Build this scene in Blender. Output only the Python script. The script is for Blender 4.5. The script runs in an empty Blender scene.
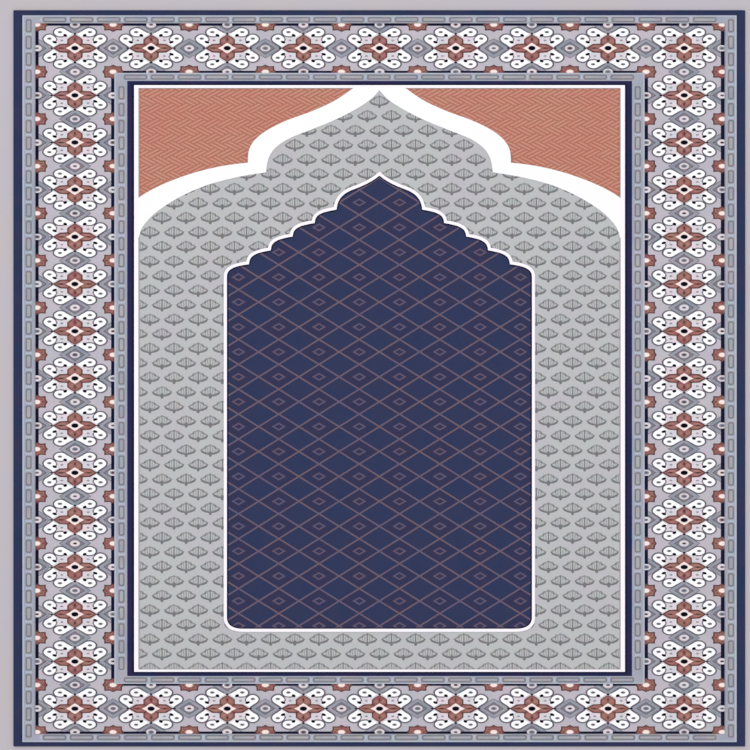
import bpy, bmesh, math, random
from mathutils import Vector
random.seed(7)

# ------------------------------------------------------------------ camera, world, lamps, exposure
S = 0.0016                       # metres per pattern unit (the rug is about 1.17 m square)
scene = bpy.context.scene
C = bpy.data.collections.new('scene'); scene.collection.children.link(C)
TOP = 0.0050                     # height of the woven face above the floor

cam = bpy.data.cameras.new('camera'); camo = bpy.data.objects.new('camera', cam); C.objects.link(camo)
DIST = 3.0
camo.location = (0, 0, TOP + 0.001 + DIST); camo.rotation_euler = (0, 0, 0)
cam.sensor_width = 36; cam.lens = 36 * DIST / (750 * S); cam.clip_end = 100
cam.dof.use_dof = True
cam.dof.focus_distance = DIST * 1.30
cam.dof.aperture_fstop = 14.0
scene.camera = camo

w = bpy.data.worlds.new('World'); scene.world = w; w.use_nodes = True
bg = w.node_tree.nodes['Background']; bg.inputs['Color'].default_value = (1, 0.99, 1, 1); bg.inputs['Strength'].default_value = 0.62

def area(name, loc, size, power, col=(1, 1, 1)):
    l = bpy.data.lights.new(name, 'AREA'); l.shape = 'SQUARE'; l.size = size; l.energy = power; l.color = col
    o = bpy.data.objects.new(name, l); C.objects.link(o); o.location = loc
    o.rotation_euler = (Vector((0, 0, 0)) - Vector(loc)).to_track_quat('-Z', 'Y').to_euler()
    return o
area('softbox_lamp', (-1.2, 1.6, 4.6), 3.0, 100)
area('softbox_lamp', (1.6, -0.6, 4.8), 3.0, 68)
scene.view_settings.view_transform = 'Standard'
scene.view_settings.look = 'None'
scene.view_settings.exposure = 0.0
scene.view_settings.gamma = 1.0

# ------------------------------------------------------------------ materials
ALB = 0.86
def lin(c):
    c /= 255.0
    return c / 12.92 if c <= 0.04045 else ((c + 0.055) / 1.055) ** 2.4
def col(rgb, k=ALB): return tuple(lin(v) * k for v in rgb) + (1,)

_m = {}
def yarn(name, rgb, rgb2=None, patch=26, tint=0.07, weave=0.06, rough=0.95):
    """dyed yarn: a base colour, a second dye lot in soft patches, small tint drift, fine weave"""
    if name in _m: return _m[name]
    m = bpy.data.materials.new(name); m.use_nodes = True; _m[name] = m
    N = m.node_tree.nodes; K = m.node_tree.links; b = N['Principled BSDF']
    b.inputs['Roughness'].default_value = rough
    b.inputs['Specular IOR Level'].default_value = 0.08
    tc = N.new('ShaderNodeNewGeometry')
    def noise(scale, detail=2.0):
        n = N.new('ShaderNodeTexNoise'); n.inputs['Scale'].default_value = scale; n.inputs['Detail'].default_value = detail
        K.new(tc.outputs['Position'], n.inputs['Vector']); return n
    if rgb2:
        n = noise(1 / (patch * S)); r = N.new('ShaderNodeMapRange'); r.inputs[1].default_value = .38; r.inputs[2].default_value = .62
        K.new(n.outputs['Fac'], r.inputs[0])
        mx = N.new('ShaderNodeMix'); mx.data_type = 'RGBA'
        mx.inputs['A'].default_value = col(rgb); mx.inputs['B'].default_value = col(rgb2)
        K.new(r.outputs[0], mx.inputs['Factor']); base = mx.outputs['Result']
    else:
        c = N.new('ShaderNodeRGB'); c.outputs[0].default_value = col(rgb); base = c.outputs[0]
    # tint drift
    n = noise(1 / (11 * S), 1.0)
    a = N.new('ShaderNodeVectorMath'); a.operation = 'MULTIPLY_ADD'
    K.new(n.outputs['Color'], a.inputs[0]); a.inputs[1].default_value = (2 * tint,) * 3; a.inputs[2].default_value = (1 - tint,) * 3
    # weave
    n2 = noise(1 / (1.5 * S), 2.0)
    a2 = N.new('ShaderNodeMath'); a2.operation = 'MULTIPLY_ADD'
    K.new(n2.outputs['Fac'], a2.inputs[0]); a2.inputs[1].default_value = 2 * weave; a2.inputs[2].default_value = 1 - weave
    s = N.new('ShaderNodeVectorMath'); s.operation = 'SCALE'
    K.new(a.outputs[0], s.inputs[0]); K.new(a2.outputs[0], s.inputs['Scale'])
    p = N.new('ShaderNodeVectorMath'); p.operation = 'MULTIPLY'
    K.new(base, p.inputs[0]); K.new(s.outputs[0], p.inputs[1])
    K.new(p.outputs[0], b.inputs['Base Color'])
    bp = N.new('ShaderNodeBump'); bp.inputs['Strength'].default_value = 0.12; bp.inputs['Distance'].default_value = 0.0005
    K.new(n2.outputs['Fac'], bp.inputs['Height']); K.new(bp.outputs[0], b.inputs['Normal'])
    return m

FLOOR = yarn('floor_surface', (195, 189, 193), (193, 188, 197), 90, .012, .012)
NAVY = yarn('navy_yarn', (43, 54, 86), (52, 54, 86), 30, .10, .10)
NAVYD = yarn('deep_navy_yarn', (34, 40, 78), (44, 40, 78), 30, .10, .08)
EDGED = yarn('midnight_yarn', (22, 22, 48))
GUARD = yarn('guard_grey_yarn', (158, 166, 180), (172, 172, 186), 30, .08)
GLIGHT = yarn('pale_lavender_yarn', (182, 186, 204), (178, 188, 198))
GDARK = yarn('guard_dash_yarn', (126, 128, 138), (136, 130, 134), 22, .10)
GMID = yarn('guard_dash_core_yarn', (172, 174, 178), (160, 160, 174))
GROUND = yarn('border_ground_yarn', (196, 188, 198), (186, 184, 194), 22, .06)
SLATE = yarn('slate_yarn', (146, 150, 162), (160, 162, 172), 18, .08)
SLATED = yarn('dark_slate_yarn', (98, 100, 112), (110, 100, 112), 18, .08)
SLATEM = yarn('mid_slate_yarn', (128, 128, 138), (138, 130, 138), 18, .08)
WHITE = yarn('white_yarn', (253, 253, 255), None, 20, .012, .02)
WHITEF = yarn('frame_white_yarn', (253, 249, 255), None, 20, .012, .02)
BLUSH = yarn('blush_yarn', (228, 216, 224), (214, 212, 218), 14, .05)
CREAM = yarn('cream_yarn', (252, 232, 226), None, 20, .03)
RUST = yarn('rust_yarn', (152, 108, 98), (148, 94, 95), 24, .08)
RUSTL = yarn('light_rust_yarn', (168, 128, 120), (164, 112, 108), 30, .08)
RUSTD = yarn('dark_rust_yarn', (88, 56, 60), (96, 66, 58), 30, .10)
BLACK = yarn('black_yarn', (14, 8, 20))
TERRA = yarn('terracotta_yarn', (175, 117, 99), (178, 114, 99), 40, .04, .05)
TERRAL = yarn('light_terracotta_yarn', (203, 145, 127), (202, 140, 123), 40, .04, .05)
GREY = yarn('field_grey_yarn', (189, 192, 193), (190, 189, 194), 60, .03, .04)
FANM = yarn('fan_mid_grey_yarn', (148, 150, 152), (150, 148, 151), 40, .05)
FAND = yarn('fan_dark_grey_yarn', (119, 122, 125), (124, 121, 125), 40, .05)
FANL = yarn('fan_light_grey_yarn', (184, 186, 188))
NFIELD = yarn('niche_navy_yarn', (48, 57, 91), (51, 57, 89), 16, .05, .10)
NFIELD2 = yarn('niche_plum_navy_yarn', (54, 54, 84), (51, 54, 86), 16, .05, .10)
NLINE = yarn('niche_mauve_line_yarn', (102, 90, 112), (110, 92, 104), 30, .05, .05)
NDIA = yarn('niche_small_diamond_yarn', (92, 86, 112), (100, 84, 102), 30, .05, .05)
GEDGE = yarn('soft_grey_edge_yarn', (170, 160, 162))

# ------------------------------------------------------------------ flat-weave mesh builder
DZ = 0.00009
def X(x): return (x - 375.0) * S
def Y(y): return (375.0 - y) * S

class Weave:
    """collects inlaid shapes, each at its own pile level, into one mesh"""
    def __init__(self, org=(375.0, 375.0)):
        self.v = []; self.f = []; self.mi = []; self.m = []; self.o = org
    def idx(self, m):
        if m not in self.m: self.m.append(m)
        return self.m.index(m)
    def poly(self, pts, mat, lv):
        b = len(self.v)
        ar = sum(pts[i][0] * pts[(i + 1) % len(pts)][1] - pts[(i + 1) % len(pts)][0] * pts[i][1] for i in range(len(pts)))
        if ar > 0: pts = pts[::-1]
        for x, y in pts: self.v.append(((x - self.o[0]) * S, (self.o[1] - y) * S, lv * DZ))
        self.f.append(tuple(range(b, b + len(pts)))); self.mi.append(self.idx(mat))
    def rect(self, x0, y0, x1, y1, mat, lv): self.poly([(x0, y0), (x1, y0), (x1, y1), (x0, y1)], mat, lv)
    def ring(self, a, b, mat, lv):
        """frame between outer rectangle a and inner rectangle b, mitred corners"""
        A = [(a[0], a[1]), (a[2], a[1]), (a[2], a[3]), (a[0], a[3])]
        B = [(b[0], b[1]), (b[2], b[1]), (b[2], b[3]), (b[0], b[3])]
        for i in range(4):
            j = (i + 1) % 4
            self.poly([A[i], A[j], B[j], B[i]], mat, lv)
    def ell(self, cx, cy, rx, ry, mat, lv, n=20, rot=0):
        p = []
        for i in range(n):
            t = 2 * math.pi * i / n; x = rx * math.cos(t); y = ry * math.sin(t)
            p.append((cx + x * math.cos(rot) - y * math.sin(rot), cy + x * math.sin(rot) + y * math.cos(rot)))
        self.poly(p, mat, lv)
    def stroke(self, pts, wd, mat, lv, closed=False):
        """a ribbon of even (or listed) width along pts"""
        n = len(pts); L = []; R = []
        for i, (x, y) in enumerate(pts):
            if closed: a = pts[i - 1]; b = pts[(i + 1) % n]
            else: a = pts[max(i - 1, 0)]; b = pts[min(i + 1, n - 1)]
            d1 = (x - a[0], y - a[1]); d2 = (b[0] - x, b[1] - y)
            def nm(d):
                l = math.hypot(*d); return (d[0] / l, d[1] / l) if l > 1e-9 else None
            u1, u2 = nm(d1), nm(d2); u1 = u1 or u2; u2 = u2 or u1
            t = nm((u1[0] + u2[0], u1[1] + u2[1])) or u1
            k = max(t[0] * u1[0] + t[1] * u1[1], .45)
            h = (wd[i] if isinstance(wd, (list, tuple)) else wd) / 2 / k
            L.append((x - t[1] * h, y + t[0] * h)); R.append((x + t[1] * h, y - t[0] * h))
        for i in range(n if closed else n - 1):
            j = (i + 1) % n
            self.poly([L[i], L[j], R[j], R[i]], mat, lv)
    def build(self, name, parent=None, loc=(0, 0, 0)):
        me = bpy.data.meshes.new(name); me.from_pydata(self.v, [], self.f)
        for m in self.m: me.materials.append(m)
        for p, i in zip(me.polygons, self.mi): p.material_index = i
        me.update()
        o = bpy.data.objects.new(name, me); C.objects.link(o); o.parent = parent; o.location = loc
        return o

def bez(p0, p1, p2, p3, n=14):
    r = []
    for i in range(n + 1):
        t = i / n; u = 1 - t
        r.append(tuple(u**3 * p0[k] + 3 * u*u*t * p1[k] + 3 * u*t*t * p2[k] + t**3 * p3[k] for k in (0, 1)))
    return r
def smooth(pts, k=5):
    """Catmull-Rom through the points"""
    r = []
    for i in range(len(pts) - 1):
        p0 = pts[max(i - 1, 0)]; p1 = pts[i]; p2 = pts[i + 1]; p3 = pts[min(i + 2, len(pts) - 1)]
        for s in range(k):
            t = s / k
            r.append(tuple(.5 * (2 * p1[c] + (p2[c] - p0[c]) * t + (2 * p0[c] - 5 * p1[c] + 4 * p2[c] - p3[c]) * t * t
                                 + (3 * p1[c] - p0[c] - 3 * p2[c] + p3[c]) * t ** 3) for c in (0, 1)))
    r.append(pts[-1]); return r

# ------------------------------------------------------------------ the setting: a plain pale floor
bm = bmesh.new()
for x, y in ((-6, -6), (6, -6), (6, 6), (-6, 6)): bm.verts.new((x, y, 0))
bm.faces.new(bm.verts); me = bpy.data.meshes.new('floor'); bm.to_mesh(me); bm.free(); me.materials.append(FLOOR)
fl = bpy.data.objects.new('floor', me); C.objects.link(fl); fl['kind'] = 'structure'

# ------------------------------------------------------------------ the rug
rug = bpy.data.objects.new('prayer_rug', None); C.objects.link(rug); rug.location = (0, 0, 0); rug.empty_display_size = .2
rug['label'] = 'navy and grey prayer rug with pointed arch niche and floral border, lying on pale floor'
rug['category'] = 'prayer rug'
top = (0, 0, TOP)

# navy edge band: the real body of the rug, with thickness and a soft rounded rim
def slab():
    x0, y0, x1, y1 = X(13.2), Y(746.7), X(745.4), Y(10.0)
    bm = bmesh.new()
    r = bmesh.ops.create_cube(bm, size=1)
    for v in bm.verts:
        v.co.x = x0 if v.co.x < 0 else x1; v.co.y = y0 if v.co.y < 0 else y1; v.co.z = 0.0004 if v.co.z < 0 else TOP
    e = [e for e in bm.edges if all(v.co.z > TOP - 1e-6 for v in e.verts)]
    e += [e for e in bm.edges if abs(e.verts[0].co.z - e.verts[1].co.z) > 1e-4]
    bmesh.ops.bevel(bm, geom=e, offset=.0012, segments=3, affect='EDGES', profile=.6)
    me = bpy.data.meshes.new('edge_band'); bm.to_mesh(me); bm.free(); me.materials.append(NAVY)
    o = bpy.data.objects.new('edge_band', me); C.objects.link(o); o.parent = rug
slab()

# ---- guard stripes with their rows of dashes
def dash(W, x0, y0, x1, y1, lv):
    c = 1.2
    def oct_(x0, y0, x1, y1, c): return [(x0 + c, y0), (x1 - c, y0), (x1, y0 + c), (x1, y1 - c), (x1 - c, y1), (x0 + c, y1), (x0, y1 - c), (x0, y0 + c)]
    W.poly(oct_(x0, y0, x1, y1, c), GDARK, lv)
    i = 1.45
    W.poly(oct_(x0 + i, y0 + i * 1.0, x1 - i, y1 - i * 1.0, .8), GMID, lv + 1)
W = Weave()
W.ring((22.4, 15.4, 736.6, 742.0), (35.4, 23.4, 724.6, 733.8), GUARD, 14)
W.ring((22.4, 15.4, 736.6, 742.0), (24.2, 16.7, 734.8, 740.7), GLIGHT, 15)
W.ring((34.2, 22.7, 725.8, 734.5), (35.4, 23.4, 724.6, 733.8), SLATE, 15)
for i in range(43):
    y = 19.1 + 16.79 * i
    for a, b in ((25.6, 31.8), (727.8, 734.0)): dash(W, a, y, b, y + 13.3, 16)
    if i: 
        for a in (25.6, 727.8): W.rect(a, y - 2.6, a + 6.2, y - .9, GLIGHT, 15)
for i in range(25):
    x = 42.8 + 27.08 * i
    dash(W, x, 17.0, x + 23.6, 22.3, 16); dash(W, x, 734.8, x + 23.6, 740.1, 16)
    for a in (17.4, 735.3): W.rect(x - 2.9, a, x - .7, a + 4.4, GLIGHT, 15)
W.build('outer_guard_stripe', rug, top)

W = Weave()
W.ring((114.4, 72.9, 644.6, 683.8), (127.4, 81.2, 631.9, 675.9), GUARD, 14)
W.ring((114.4, 72.9, 644.6, 683.8), (116.0, 74.0, 643.0, 682.7), GLIGHT, 15)
for i in range(35):
    y = 86.2 + 16.78 * i
    for a in (118.4, 634.6): dash(W, a, y, a + 6.2, y + 13.3, 16)
    if i:
        for a in (118.4, 634.6): W.rect(a, y - 2.6, a + 6.2, y - .9, GLIGHT, 15)
for i in range(19):
    x = 123.7 + 27.04 * i
    dash(W, x, 74.6, x + 23.6, 79.7, 16); dash(W, x, 677.3, x + 23.6, 682.4, 16)
    if i:
        for a in (75.0, 677.7): W.rect(x - 2.9, a, x - .7, a + 4.2, GLIGHT, 15)
W.build('inner_guard_stripe', rug, top)

# ---- floral border
PX, PY = 76.15, 47.17
CX = [74.95 + PX * i for i in range(9)]; CY = [48.2 + PY * j for j in range(15)]
F = Weave()
F.ring((34, 22.4, 726, 735), (116, 74.4, 643, 682.4), GROUND, 1)
for a, b, t in (((35.4, 23.4, 724.6, 733.8), (38.5, 25.6, 721.0, 731.6), 0), ((111.2, 70.8, 648.0, 685.8), (114.5, 73, 644.5, 683.7), 0)):
    F.ring(a, b, EDGED, 5.5)
def eye(W, x, y, lv):
    ew = 12.8 if (x < 60 or x > 700) else 15.5; eh = 8.0 if (y < 40 or y > 715) else 9.6
    """slate diamond with a small white ringed eye"""
    W.poly([(x - ew, y), (x - 6, y - 6.4), (x, y - eh), (x + 6, y - 6.4), (x + ew, y), (x + 6, y + 6.4), (x, y + eh), (x - 6, y + 6.4)], SLATE, lv)
    W.stroke([(x - ew, y), (x - 6, y - 6.4), (x, y - eh), (x + 6, y - 6.4), (x + ew, y), (x + 6, y + 6.4), (x, y + eh), (x - 6, y + 6.4)], .8, SLATEM, lv + .5, True)
    d = [(x - 10, y), (x, y - 6.4), (x + 10, y), (x, y + 6.4)]
    W.poly(d, SLATED, lv + 1); W.poly([(x - 8.6, y), (x, y - 5.5), (x + 8.6, y), (x, y + 5.5)], SLATEM, lv + 2)
    W.ell(x, y, 4.9, 3.1, BLUSH, lv + 4); W.ell(x, y, 3.2, 1.9, SLATE if int(x * 7 + y) % 2 else BLUSH, lv + 5); W.ell(x, y, 2.0, 1.0, RUSTD if (int(x + y) % 3 == 0) else SLATED, lv + 6)
def floret(W, x, y, lv):
    o = [(0, -7.2), (3.5, -5.5), (8.8, -5.8), (8.8, -2.6), (10.8, 0)]
    q = o + [(a, -b) for a, b in o[-2::-1]]
    q = q + [(-a, b) for a, b in q[-2:0:-1]]
    W.poly([(x + a, y + b) for a, b in q], RUSTD, lv)
    W.poly([(x + a * .86, y + b * .83) for a, b in q], RUST, lv + 1)
    for sx in (-1, 1):
        for sy in (-1, 1): W.ell(x + sx * 5.6, y + sy * 2.9, 1.7, 1.1, RUSTL, lv + 2, 10)
    for a, b in ((0, 1), (0, -1), (1, 0), (-1, 0), (.75, .62), (-.75, .62), (.75, -.62), (-.75, -.62)):
        W.stroke([(x + a * 4.5, y + b * 3), (x + a * 8.4, y + b * 5.4)], .6, RUSTD, lv + 2.5)
    W.ell(x, y, 5.0, 3.1, RUSTL, lv + 3, 14); W.ell(x, y, 3.5, 2.1, CREAM, lv + 4, 14)
def inband(x, y): return not (120 < x < 638 and 80 < y < 676) and 30 < x < 730 and 20 < y < 738
for i in range(-1, 9):
    for j in range(-1, 15):
        for x, y, fn in ((CX[0] + PX * (i + .5), CY[0] + PY * j, eye), (CX[0] + PX * i, CY[0] + PY * (j + .5), eye),
                         (CX[0] + PX * (i + .5), CY[0] + PY * (j + .5), floret)):
            if inband(x, y): fn(F, x, y, 2 if fn is eye else 6)
border = F.build('floral_border', rug, top)

# ---- one flower medallion, then its copies
M = Weave((0, 0))
def quad(pts):
    for sx in (-1, 1):
        for sy in (-1, 1): yield [(sx * a, sy * b) for a, b in pts], sx, sy
headA = smooth([(-1.6, -14.2), (-7, -17.6), (-12, -20.3), (-17, -20.2), (-21, -17.6), (-21, -14.2), (-17.5, -11.9), (-13, -11.6), (-10.2, -12.4), (-8.0, -11.2), (-5.0, -11.8), (-1.6, -14.2)], 4)[:-1]
headB = smooth([(-22.0, -.9), (-26, -3.3), (-30.5, -6.4), (-32.0, -9.8), (-29, -13.2), (-24, -14.0), (-19.6, -11.4), (-18.4, -8.2), (-19.6, -6.1), (-16.5, -5.0), (-18.5, -3.0), (-22.0, -.9)], 4)[:-1]
def grow(p, k):
    cx = sum(a for a, b in p) / len(p); cy = sum(b for a, b in p) / len(p); r = []
    for a, b in p:
        d = math.hypot(a - cx, b - cy); r.append((a + (a - cx) / d * k, b + (b - cy) / d * k * .8))
    return r
blush = [(0, -14.6), (-5, -15.5), (-12, -14.6), (-18, -12.6), (-21, -8.5), (-22.8, 0), (-15, -2), (-4, -4)]
for (p, sx, sy) in quad(blush): M.poly(p, BLUSH, 9)
for (p, sx, sy) in quad(grow(headA, .8)): M.poly(p, SLATED, 8)
for (p, sx, sy) in quad(grow(headB, .8)): M.poly(p, SLATED, 8)
for (p, sx, sy) in quad(grow(headA, -.75)):
    M.poly(p, WHITE, 11)
    M.ell(sx * -15.0, sy * -16.1, 2.3, 1.15, SLATEM, 12, 12); M.ell(sx * -15.0, sy * -16.1, 1.2, .7, SLATED, 13, 10)
    M.ell(sx * -9.7, sy * -12.8, 2.0, 1.35, BLACK, 13, 10, -.35 * sx * sy * -1)
    M.stroke([(sx * -20.6, sy * -13.6), (sx * -17.5, sy * -11.7), (sx * -13, sy * -11.3), (sx * -10, sy * -12.3)], [.5, 1.0, 1.0, .8], SLATED, 12)
for (p, sx, sy) in quad(grow(headB, -.75)):
    M.poly(p, WHITE, 10)
    M.ell(sx * -25.6, sy * -9.6, 2.3, 1.15, SLATEM, 12, 12); M.ell(sx * -25.6, sy * -9.6, 1.2, .7, SLATED, 13, 10)
    M.ell(sx * -20.3, sy * -6.0, 2.4, 1.2, BLACK, 13, 10, -.3 * sx * sy * -1)
    M.stroke([(sx * -19.4, sy * -11.6), (sx * -18.0, sy * -8.6), (sx * -19.4, sy * -6.2)], [.7, 1.0, .8], SLATED, 12)
for sx in (-1, 1):
    for sy in (-1, 1): M.ell(sx * -13.2, sy * -7.8, 1.6, .9, SLATE, 10.5, 10)
# four petals
tp = [(0, -13.6), (4.2, -11.4), (7.6, -8.9), (7.7, -4.4), (4.5, -2), (-4.5, -2), (-7.7, -4.4), (-7.6, -8.9), (-4.2, -11.4)]
sp = [(22.2, 0), (19, -1.9), (15.2, -4.2), (7.4, -4.6), (5, -1.5), (5, 1.5), (7.4, 4.6), (15.2, 4.2), (19, 1.9)]
def shr(p, k):
    cx = sum(a for a, b in p) / len(p); cy = sum(b for a, b in p) / len(p)
    return [(cx + (a - cx) * k, cy + (b - cy) * k) for a, b in p]
for s in (-1, 1):
    a = [(x, y * s) for x, y in tp]; b = [(x * s, y) for x, y in sp]
    M.poly(a, RUSTD, 14); M.poly(shr(a, .86), RUST, 15)
    M.poly(b, RUSTD, 14.5); M.poly([(s * 5 + (x - s * 5) * .88, y * .80) for x, y in b], RUST, 15.5)
    for q in (-1, 1):
        M.poly([(q * 1.4, s * 5.2), (q * 5.6, s * 6.2), (q * 5.2, s * 8.4), (q * 2.6, s * 9.6)], RUSTL, 16)
        M.poly([(s * 8.2, q * .9), (s * 10, q * 2.7), (s * 14.5, q * 2.5), (s * 17.2, q * 1.1)], RUSTL, 16)
    M.poly([(0, s * 11.2), (1.0, s * 8.8), (0, s * 6.6), (-1.0, s * 8.8)], RUSTD, 17)
    M.poly([(s * 17.6, 0), (s * 13.6, .8), (s * 10.4, 0), (s * 13.6, -.8)], RUSTD, 17)
    M.ell(0, s * 14.3, 1.5, .8, EDGED, 18, 10); M.ell(s * 22.9, 0, 1.9, .7, EDGED, 18, 10)
core = [(9.2, 0), (5.2, -1.9), (3.0, -3.6), (0, -5.4)]
cp = core + [(-a, b) for a, b in core[-2::-1]]; cp = cp + [(a, -b) for a, b in cp[-2:0:-1]]
M.poly(cp, CREAM, 18); M.ell(0, 0, 4.2, 2.9, BLUSH, 19, 18); M.ell(0, 0, 3.5, 2.15, BLACK, 20, 18)

med0 = None
for j, y in enumerate(CY):
    for i, x in enumerate(CX):
        if not (i in (0, 8) or j in (0, 14)): continue
        if med0 is None: o = med0 = M.build('flower_medallion', border)
        else:
            o = med0.copy(); C.objects.link(o); o.parent = border
        o.location = (X(x), Y(y), 0)

# ---- inner navy stripe and white frame
W = Weave(); W.ring((127.4, 81.1, 631.9, 675.9), (134.2, 85.2, 624.9, 671.8), NAVYD, 22)
W.ring((132.4, 84.0, 626.7, 673.0), (134.2, 85.2, 624.9, 671.8), EDGED, 23)
W.build('navy_stripe', rug, top)
W = Weave(); W.ring((134.2, 85.2, 624.9, 671.8), (138.5, 88.0, 620.6, 669.4), WHITEF, 22)
W.ring((138.5, 88.0, 620.6, 669.4), (139.5, 88.7, 619.6, 668.7), GEDGE, 20.0)
W.build('white_frame', rug, top)

# ---- arch profile
AX = 379.4
outL = [(355.2, 87.0), (351.5, 89.4), (344.5, 94.5), (336.5, 99.6), (327.4, 104.4), (310.3, 111.9), (289, 119.6), (271.9, 127.5), (259.1, 135.9), (251.8, 144.0), (248.5, 152.5), (247.8, 162.7)]
outL2 = [(247.8, 162.7), (226, 165.4), (204.7, 169.9), (183.3, 176.3), (162, 184.7), (147.1, 192.3), (138.6, 197.9), (137.4, 198.8)]
inL = [(379.4, 90.4), (370, 100.1), (353, 110.9), (331.7, 121.4), (310.3, 130.0), (289, 138.7), (276.2, 147.2), (269.6, 156.0), (266.9, 165.3), (266.2, 172.4)]
inL2 = [(266.2, 172.4), (247.3, 175.3), (226, 179.8), (204.7, 186.0), (183.3, 195.3), (166.3, 205.1), (153.5, 214.7), (144.6, 224.3), (140.6, 231), (139.2, 236.5), (137.6, 240)]
mir = lambda p: [(2 * AX - a, b) for a, b in p]
oL = smooth(outL) + smooth(outL2)[1:]; iL = smooth(inL) + smooth(inL2)[1:]

# spandrels (terracotta herringbone), tucked under the arch band and the white frame
def herring(W, x0, y0, x1, y1, keep, lv):
    """double herringbone: bricks two strokes wide and two blocks long"""
    cx, cy, n = 7.2, 3.75, 2
    I = int(900 / cx)
    for i in range(-I, I):
        for j in range(-I, I):
            px = (i + j + 1) * cx + x0; py = (i - j) * cy + y0
            if not (x0 - 30 < px < x1 + 30 and y0 - 24 < py < y1 + 24): continue
            k = (i - j) % (2 * n)
            if k not in (0, n): continue
            for h in (0, .5):
                g = .115; e = .08
                if k == 0: u0, u1, v0, v1 = i + e, i + n - e, j + h + g, j + h + .5 - g
                else: u0, u1, v0, v1 = i + h + g, i + h + .5 - g, j - n + 1 + e, j + 1 - e
                m = 6                                     # short stitches, so a stroke stops where the band covers it
                for q in range(m):
                    if k == 0: a0, a1, b0, b1 = u0 + (u1 - u0) * q / m, u0 + (u1 - u0) * (q + 1) / m, v0, v1
                    else: a0, a1, b0, b1 = u0, u1, v0 + (v1 - v0) * q / m, v0 + (v1 - v0) * (q + 1) / m
                    P = [((u + v) * cx + x0, (u - v) * cy + y0) for u, v in ((a0, b0), (a1, b0), (a1, b1), (a0, b1))]
                    if all(keep(a, b) for a, b in P): W.poly(P, TERRAL, lv)
def ycurve(pts, x):
    for a, b in zip(pts, pts[1:]):
        lo, hi = sorted((a[0], b[0]))
        if lo <= x <= hi and hi > lo: return a[1] + (b[1] - a[1]) * (x - a[0]) / (b[0] - a[0])
    return None
prof = [(355.5, 86.0)] + outL[1:-1] + outL2[:]
for side in (0, 1):
    W = Weave()
    xs = [(139, 86.6), (358, 86.6)] + [(a + 3, b + 2) for a, b in oL] + [(136.4, 200.5)]
    base = [(136.4, 86.6), (358, 86.6)] + [(a + 3, b + 2) for a, b in oL[2:] if a > 137]
    base += [(136.4, 200)]
    if side: base = mir(base)
    W.poly(base, TERRA, 13)
    def keep(x, y, side=side):
        x = 2 * AX - x if side else x
        if x < 137.2 or y < 87.0: return False
        yc = ycurve(prof, x)
        return yc is not None and y < yc + 3.5 and x < 356
    if side: herring(W, 400, 84, 624, 204, keep, 14)
    else: herring(W, 136, 84, 360, 204, keep, 14)
    W.build('spandrel', rug, top)

# grey arch field with rows of little fans
W = Weave()
gf = [(379.4, 89.6)] + [(a - 2, b - 2) for a, b in iL[3:] if a > 138.5]
gf = [p for p in gf]; left = gf + [(137.4, 246), (137.4, 670.2)]
W.poly(left + mir(left[1:])[::-1], GREY, 13)
def fan(W, x, y, lv):
    v = random.random()
    top_ = [(-9.8, .2), (-8.6, -1.8), (-5.9, -2.9), (-5.0, -4.6), (-2.0, -5.2), (0, -6.3), (2.0, -5.2), (5.0, -4.6), (5.9, -2.9), (8.6, -1.8), (9.8, .2)]
    bot = [(5.5, 3.0), (1.4, 4.2), (0, 6.2), (-1.4, 4.2), (-5.5, 3.0)]
    j = lambda a: a + random.uniform(-.12, .12)
    P = [(x + j(a), y + j(b)) for a, b in top_ + bot]
    W.poly(P, FANM, lv)
    for s in (-1, 1):
        W.poly([(x + s * a, y + b) for a, b in ((.5, -4.3), (2.2, -3.9), (3.6, -3.0), (4.9, -1.6), (7.6, -.6), (8.2, .1), (4.6, 1.6), (.5, 2.6))], FANL, lv + 1)
        W.stroke([(x + s * 2.7, y - 3.8), (x + s * 2.2, y + 2.2)], .65, FANM, lv + 1.5)
        W.stroke([(x + s * 5.2, y - 2.2), (x + s * 4.3, y + 1.6)], .65, FANM, lv + 1.5)
        W.stroke([(x + s * 9.9, y - .7), (x + s * 8.0, y + 1.5), (x + s * 4.6, y + 3.0), (x + s * .8, y + 4.0)], [.7, 1.8, 1.7, .9], FAND, lv + 2)
        W.ell(x + s * 5.0, y - 2.6, 1.0, .75, FAND, lv + 2, 8)
    if v < .5: W.stroke([(x, y - 6.0), (x, y + 6.4)], [.8, 1.3], FAND, lv + 3)
    else: W.ell(x, y + 2.6, 1.7, 1.6, FAND, lv + 3, 10)
    W.poly([(x - 1.7, y + 4.0), (x + 1.7, y + 4.0), (x + .9, y + 6.2), (x - .9, y + 6.2)], FAND, lv + 2.5)
iy = [(379.4, 90.4)] + inL[1:] + inL2[1:]
for r in range(0, 40):
    y = 101.6 + 14.535 * r
    for c in range(-12, 13):
        x = 379.35 + 24.15 * (c + (.5 if r % 2 else 0))
        if x < 130 or x > 628: continue
        if 236 < x < 523 and 290 < y < 617: continue
        xm = AX - abs(x - AX)
        d = ycurve(iy, max(xm, 139.8))
        if d is None or y < d - 3: 
            if not (d and y > d - 9 and xm > 141): continue
        # trim away fans that would poke past the white band
        if d and y < d - 5.5: continue
        if xm < 141 and y < 232: continue
        fan(W, x, y, 14)
W.build('arch_field', rug, top)

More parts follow.
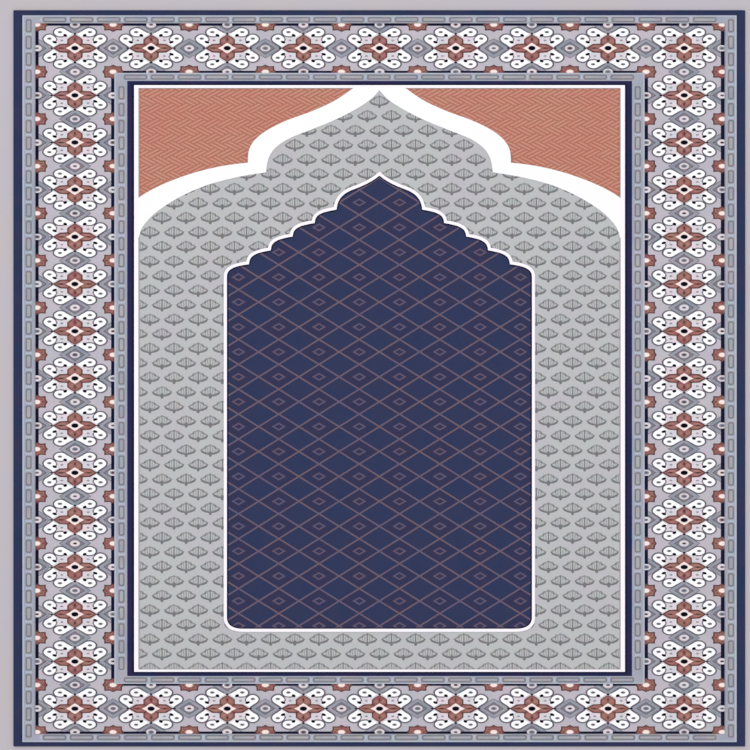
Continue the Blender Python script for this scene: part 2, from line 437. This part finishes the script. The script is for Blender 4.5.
# white arch band
W = Weave()
def ends(p, q, n):
    return None
def resample(p, n):
    d = [0]
    for a, b in zip(p, p[1:]): d.append(d[-1] + math.hypot(b[0] - a[0], b[1] - a[1]))
    r = []; k = 0
    for i in range(n + 1):
        t = d[-1] * i / n
        while k < len(d) - 2 and d[k + 1] < t: k += 1
        f = (t - d[k]) / max(d[k + 1] - d[k], 1e-9)
        r.append((p[k][0] + (p[k + 1][0] - p[k][0]) * f, p[k][1] + (p[k + 1][1] - p[k][1]) * f))
    return r
o1 = resample(smooth(outL), 40); i1 = resample(smooth(inL), 40)
o2 = resample(smooth(outL2), 40); i2 = resample(smooth(inL2), 40)
for O, I_ in ((o1, i1), (o2, i2)):
    for k in range(40):
        q = [O[k], O[k + 1], I_[k + 1], I_[k]]
        W.poly(q, WHITE, 20.5); W.poly(mir(q), WHITE, 20.5)
W.poly([o1[0], i1[0], mir(o1[:1])[0]], WHITE, 20.5)
W.build('arch_band', rug, top)

# ---- niche
cus = [(247.6, 263.0), (269.4, 249.1), (291.3, 235.3), (313.3, 221.8), (335.2, 208.4)]
nl = [(225.4, 500), (225.4, 275.5)]
def scal(p, q):  # rises steeply from p, arrives almost level at q
    return bez(p, (p[0] + .6, p[1] - (p[1] - q[1]) * .62), (p[0] + (q[0] - p[0]) * .36, q[1] + 2.2), q, 9)
path = []
path += bez((225.4, 276), (225.6, 268.2), (233.5, 264.6), cus[0], 9)
for a, b in zip(cus, cus[1:]): path += scal(a, b)[1:]
path += bez(cus[-1], (335.9, 198.5), (342.5, 191.8), (352.5, 188.2), 9)[1:]
path += bez((352.5, 188.2), (364, 184.0), (372.5, 179.8), (379.4, 173.6), 9)[1:]
bl = [(225.4, 618.2)] + bez((225.4, 618.2), (226.0, 625.8), (231.5, 630.2), (243.5, 630.2), 10)[1:]
# closed outline: bottom-left corner -> up the left side -> apex -> right side -> bottom
half = list(reversed(bl)) + path           # from bottom centre-left to apex
outline = half + mir(half[:-1])[::-1]
W = Weave()
W.poly(outline, NFIELD, 20)
hw, hh = 20.12, 12.45; AXN = 379.4
def inside(x, y, g=0):
    ins = False; n = len(outline)
    for i in range(n):
        a = outline[i]; b = outline[(i + 1) % n]
        if (a[1] > y) != (b[1] > y) and x < (b[0] - a[0]) * (y - a[1]) / (b[1] - a[1]) + a[0]: ins = not ins
    return ins
# polygon clipping of convex pieces against the niche: keep pieces as small facets that lie inside
def clip_seg(p, q, n=60):
    t = [inside(p[0] + (q[0] - p[0]) * k / n, p[1] + (q[1] - p[1]) * k / n) for k in range(n + 1)]
    r = []; s = None
    for k in range(n + 1):
        if t[k] and s is None: s = k
        if (not t[k] or k == n) and s is not None:
            e = k if t[k] else k - 1
            if e > s: r.append((s / n, e / n))
            s = None
    return r
def clip_convex(poly, y0, y1):
    """slice a lattice cell into thin rows, each cut to the niche's left and right edge"""
    rows = []; st = .8; y = y0
    while y < y1 - 1e-6:
        yb = min(y + st, y1)
        def span(yy):
            xs = []
            n = len(poly)
            for i in range(n):
                a = poly[i]; b = poly[(i + 1) % n]
                if min(a[1], b[1]) <= yy <= max(a[1], b[1]) and a[1] != b[1]:
                    xs.append(a[0] + (b[0] - a[0]) * (yy - a[1]) / (b[1] - a[1]))
            return (min(xs), max(xs)) if xs else None
        def nspan(yy):
            xs = []
            n = len(outline)
            for i in range(n):
                a = outline[i]; b = outline[(i + 1) % n]
                if (a[1] > yy) != (b[1] > yy): xs.append(a[0] + (b[0] - a[0]) * (yy - a[1]) / (b[1] - a[1]))
            return (min(xs), max(xs)) if xs else None
        A, B, NA, NB = span(y + 1e-4), span(yb - 1e-4), nspan(y), nspan(yb)
        if A and B and NA and NB:
            l0, r0 = max(A[0], NA[0]), min(A[1], NA[1]); l1, r1 = max(B[0], NB[0]), min(B[1], NB[1])
            if r0 >= l0 and r1 >= l1 and (r0 - l0) + (r1 - l1) > .05: rows.append([(l0, y), (r0, y), (r1, yb), (l1, yb)])
        y = yb
    return rows
for c in range(-9, 10):
    for r in range(-4, 40):
        if (c % 2 == 0): continue
        x = AXN + hw * c; y = 202.5 + 2 * hh * r
        if y > 645 or y < 165 or x < 205 or x > 555: continue
        cell = [(x - hw, y), (x, y - hh), (x + hw, y), (x, y + hh)]
        full = all(inside(a, b) for a, b in cell)
        if full: W.poly(cell, NFIELD2, 21)
        else:
            for q in clip_convex(cell, y - hh, y + hh): W.poly(q, NFIELD2, 21)
        d = [(x - 5.6, y), (x, y - 3.2), (x + 5.6, y), (x, y + 3.2)]
        if inside(x, y - 3) and inside(x, y + 4) and inside(x - 6, y) and inside(x + 6, y): W.stroke(d, 1.55, NDIA, 22, True)
        elif inside(x, y - 3): W.stroke([d[0], d[1], d[2]], 1.55, NDIA, 22)
for s in (-1, 1):
    for k in range(-50, 50):
        # lines through (AXN, 202.5 + 2*hh*k) of slope s*hh/hw
        y0 = 202.5 + 2 * hh * k
        p = (AXN - 160, y0 - s * 160 * hh / hw); q = (AXN + 160, y0 + s * 160 * hh / hw)
        if max(p[1], q[1]) < 165 or min(p[1], q[1]) > 640: continue
        for t0, t1 in clip_seg(p, q, 320):
            a = (p[0] + (q[0] - p[0]) * t0, p[1] + (q[1] - p[1]) * t0); b = (p[0] + (q[0] - p[0]) * t1, p[1] + (q[1] - p[1]) * t1)
            W.stroke([a, b], 1.65, NLINE, 23 if s > 0 else 23.4)
W.build('niche_field', rug, top)
W = Weave()
cxm, cym = AXN, 420
def offset(P, k):
    r = []; n = len(P)
    for i in range(n):
        a = P[i - 1]; b = P[(i + 1) % n]; dx, dy = b[0] - a[0], b[1] - a[1]; l = math.hypot(dx, dy) or 1
        r.append((P[i][0] - dy / l * k, P[i][1] + dx / l * k))
    return r
inn = offset(outline, 2.0)
W.stroke(inn, 1.6, EDGED, 24, True)
W.stroke(outline, 3.1, WHITEF, 26, True)
W.build('niche_outline', rug, top)
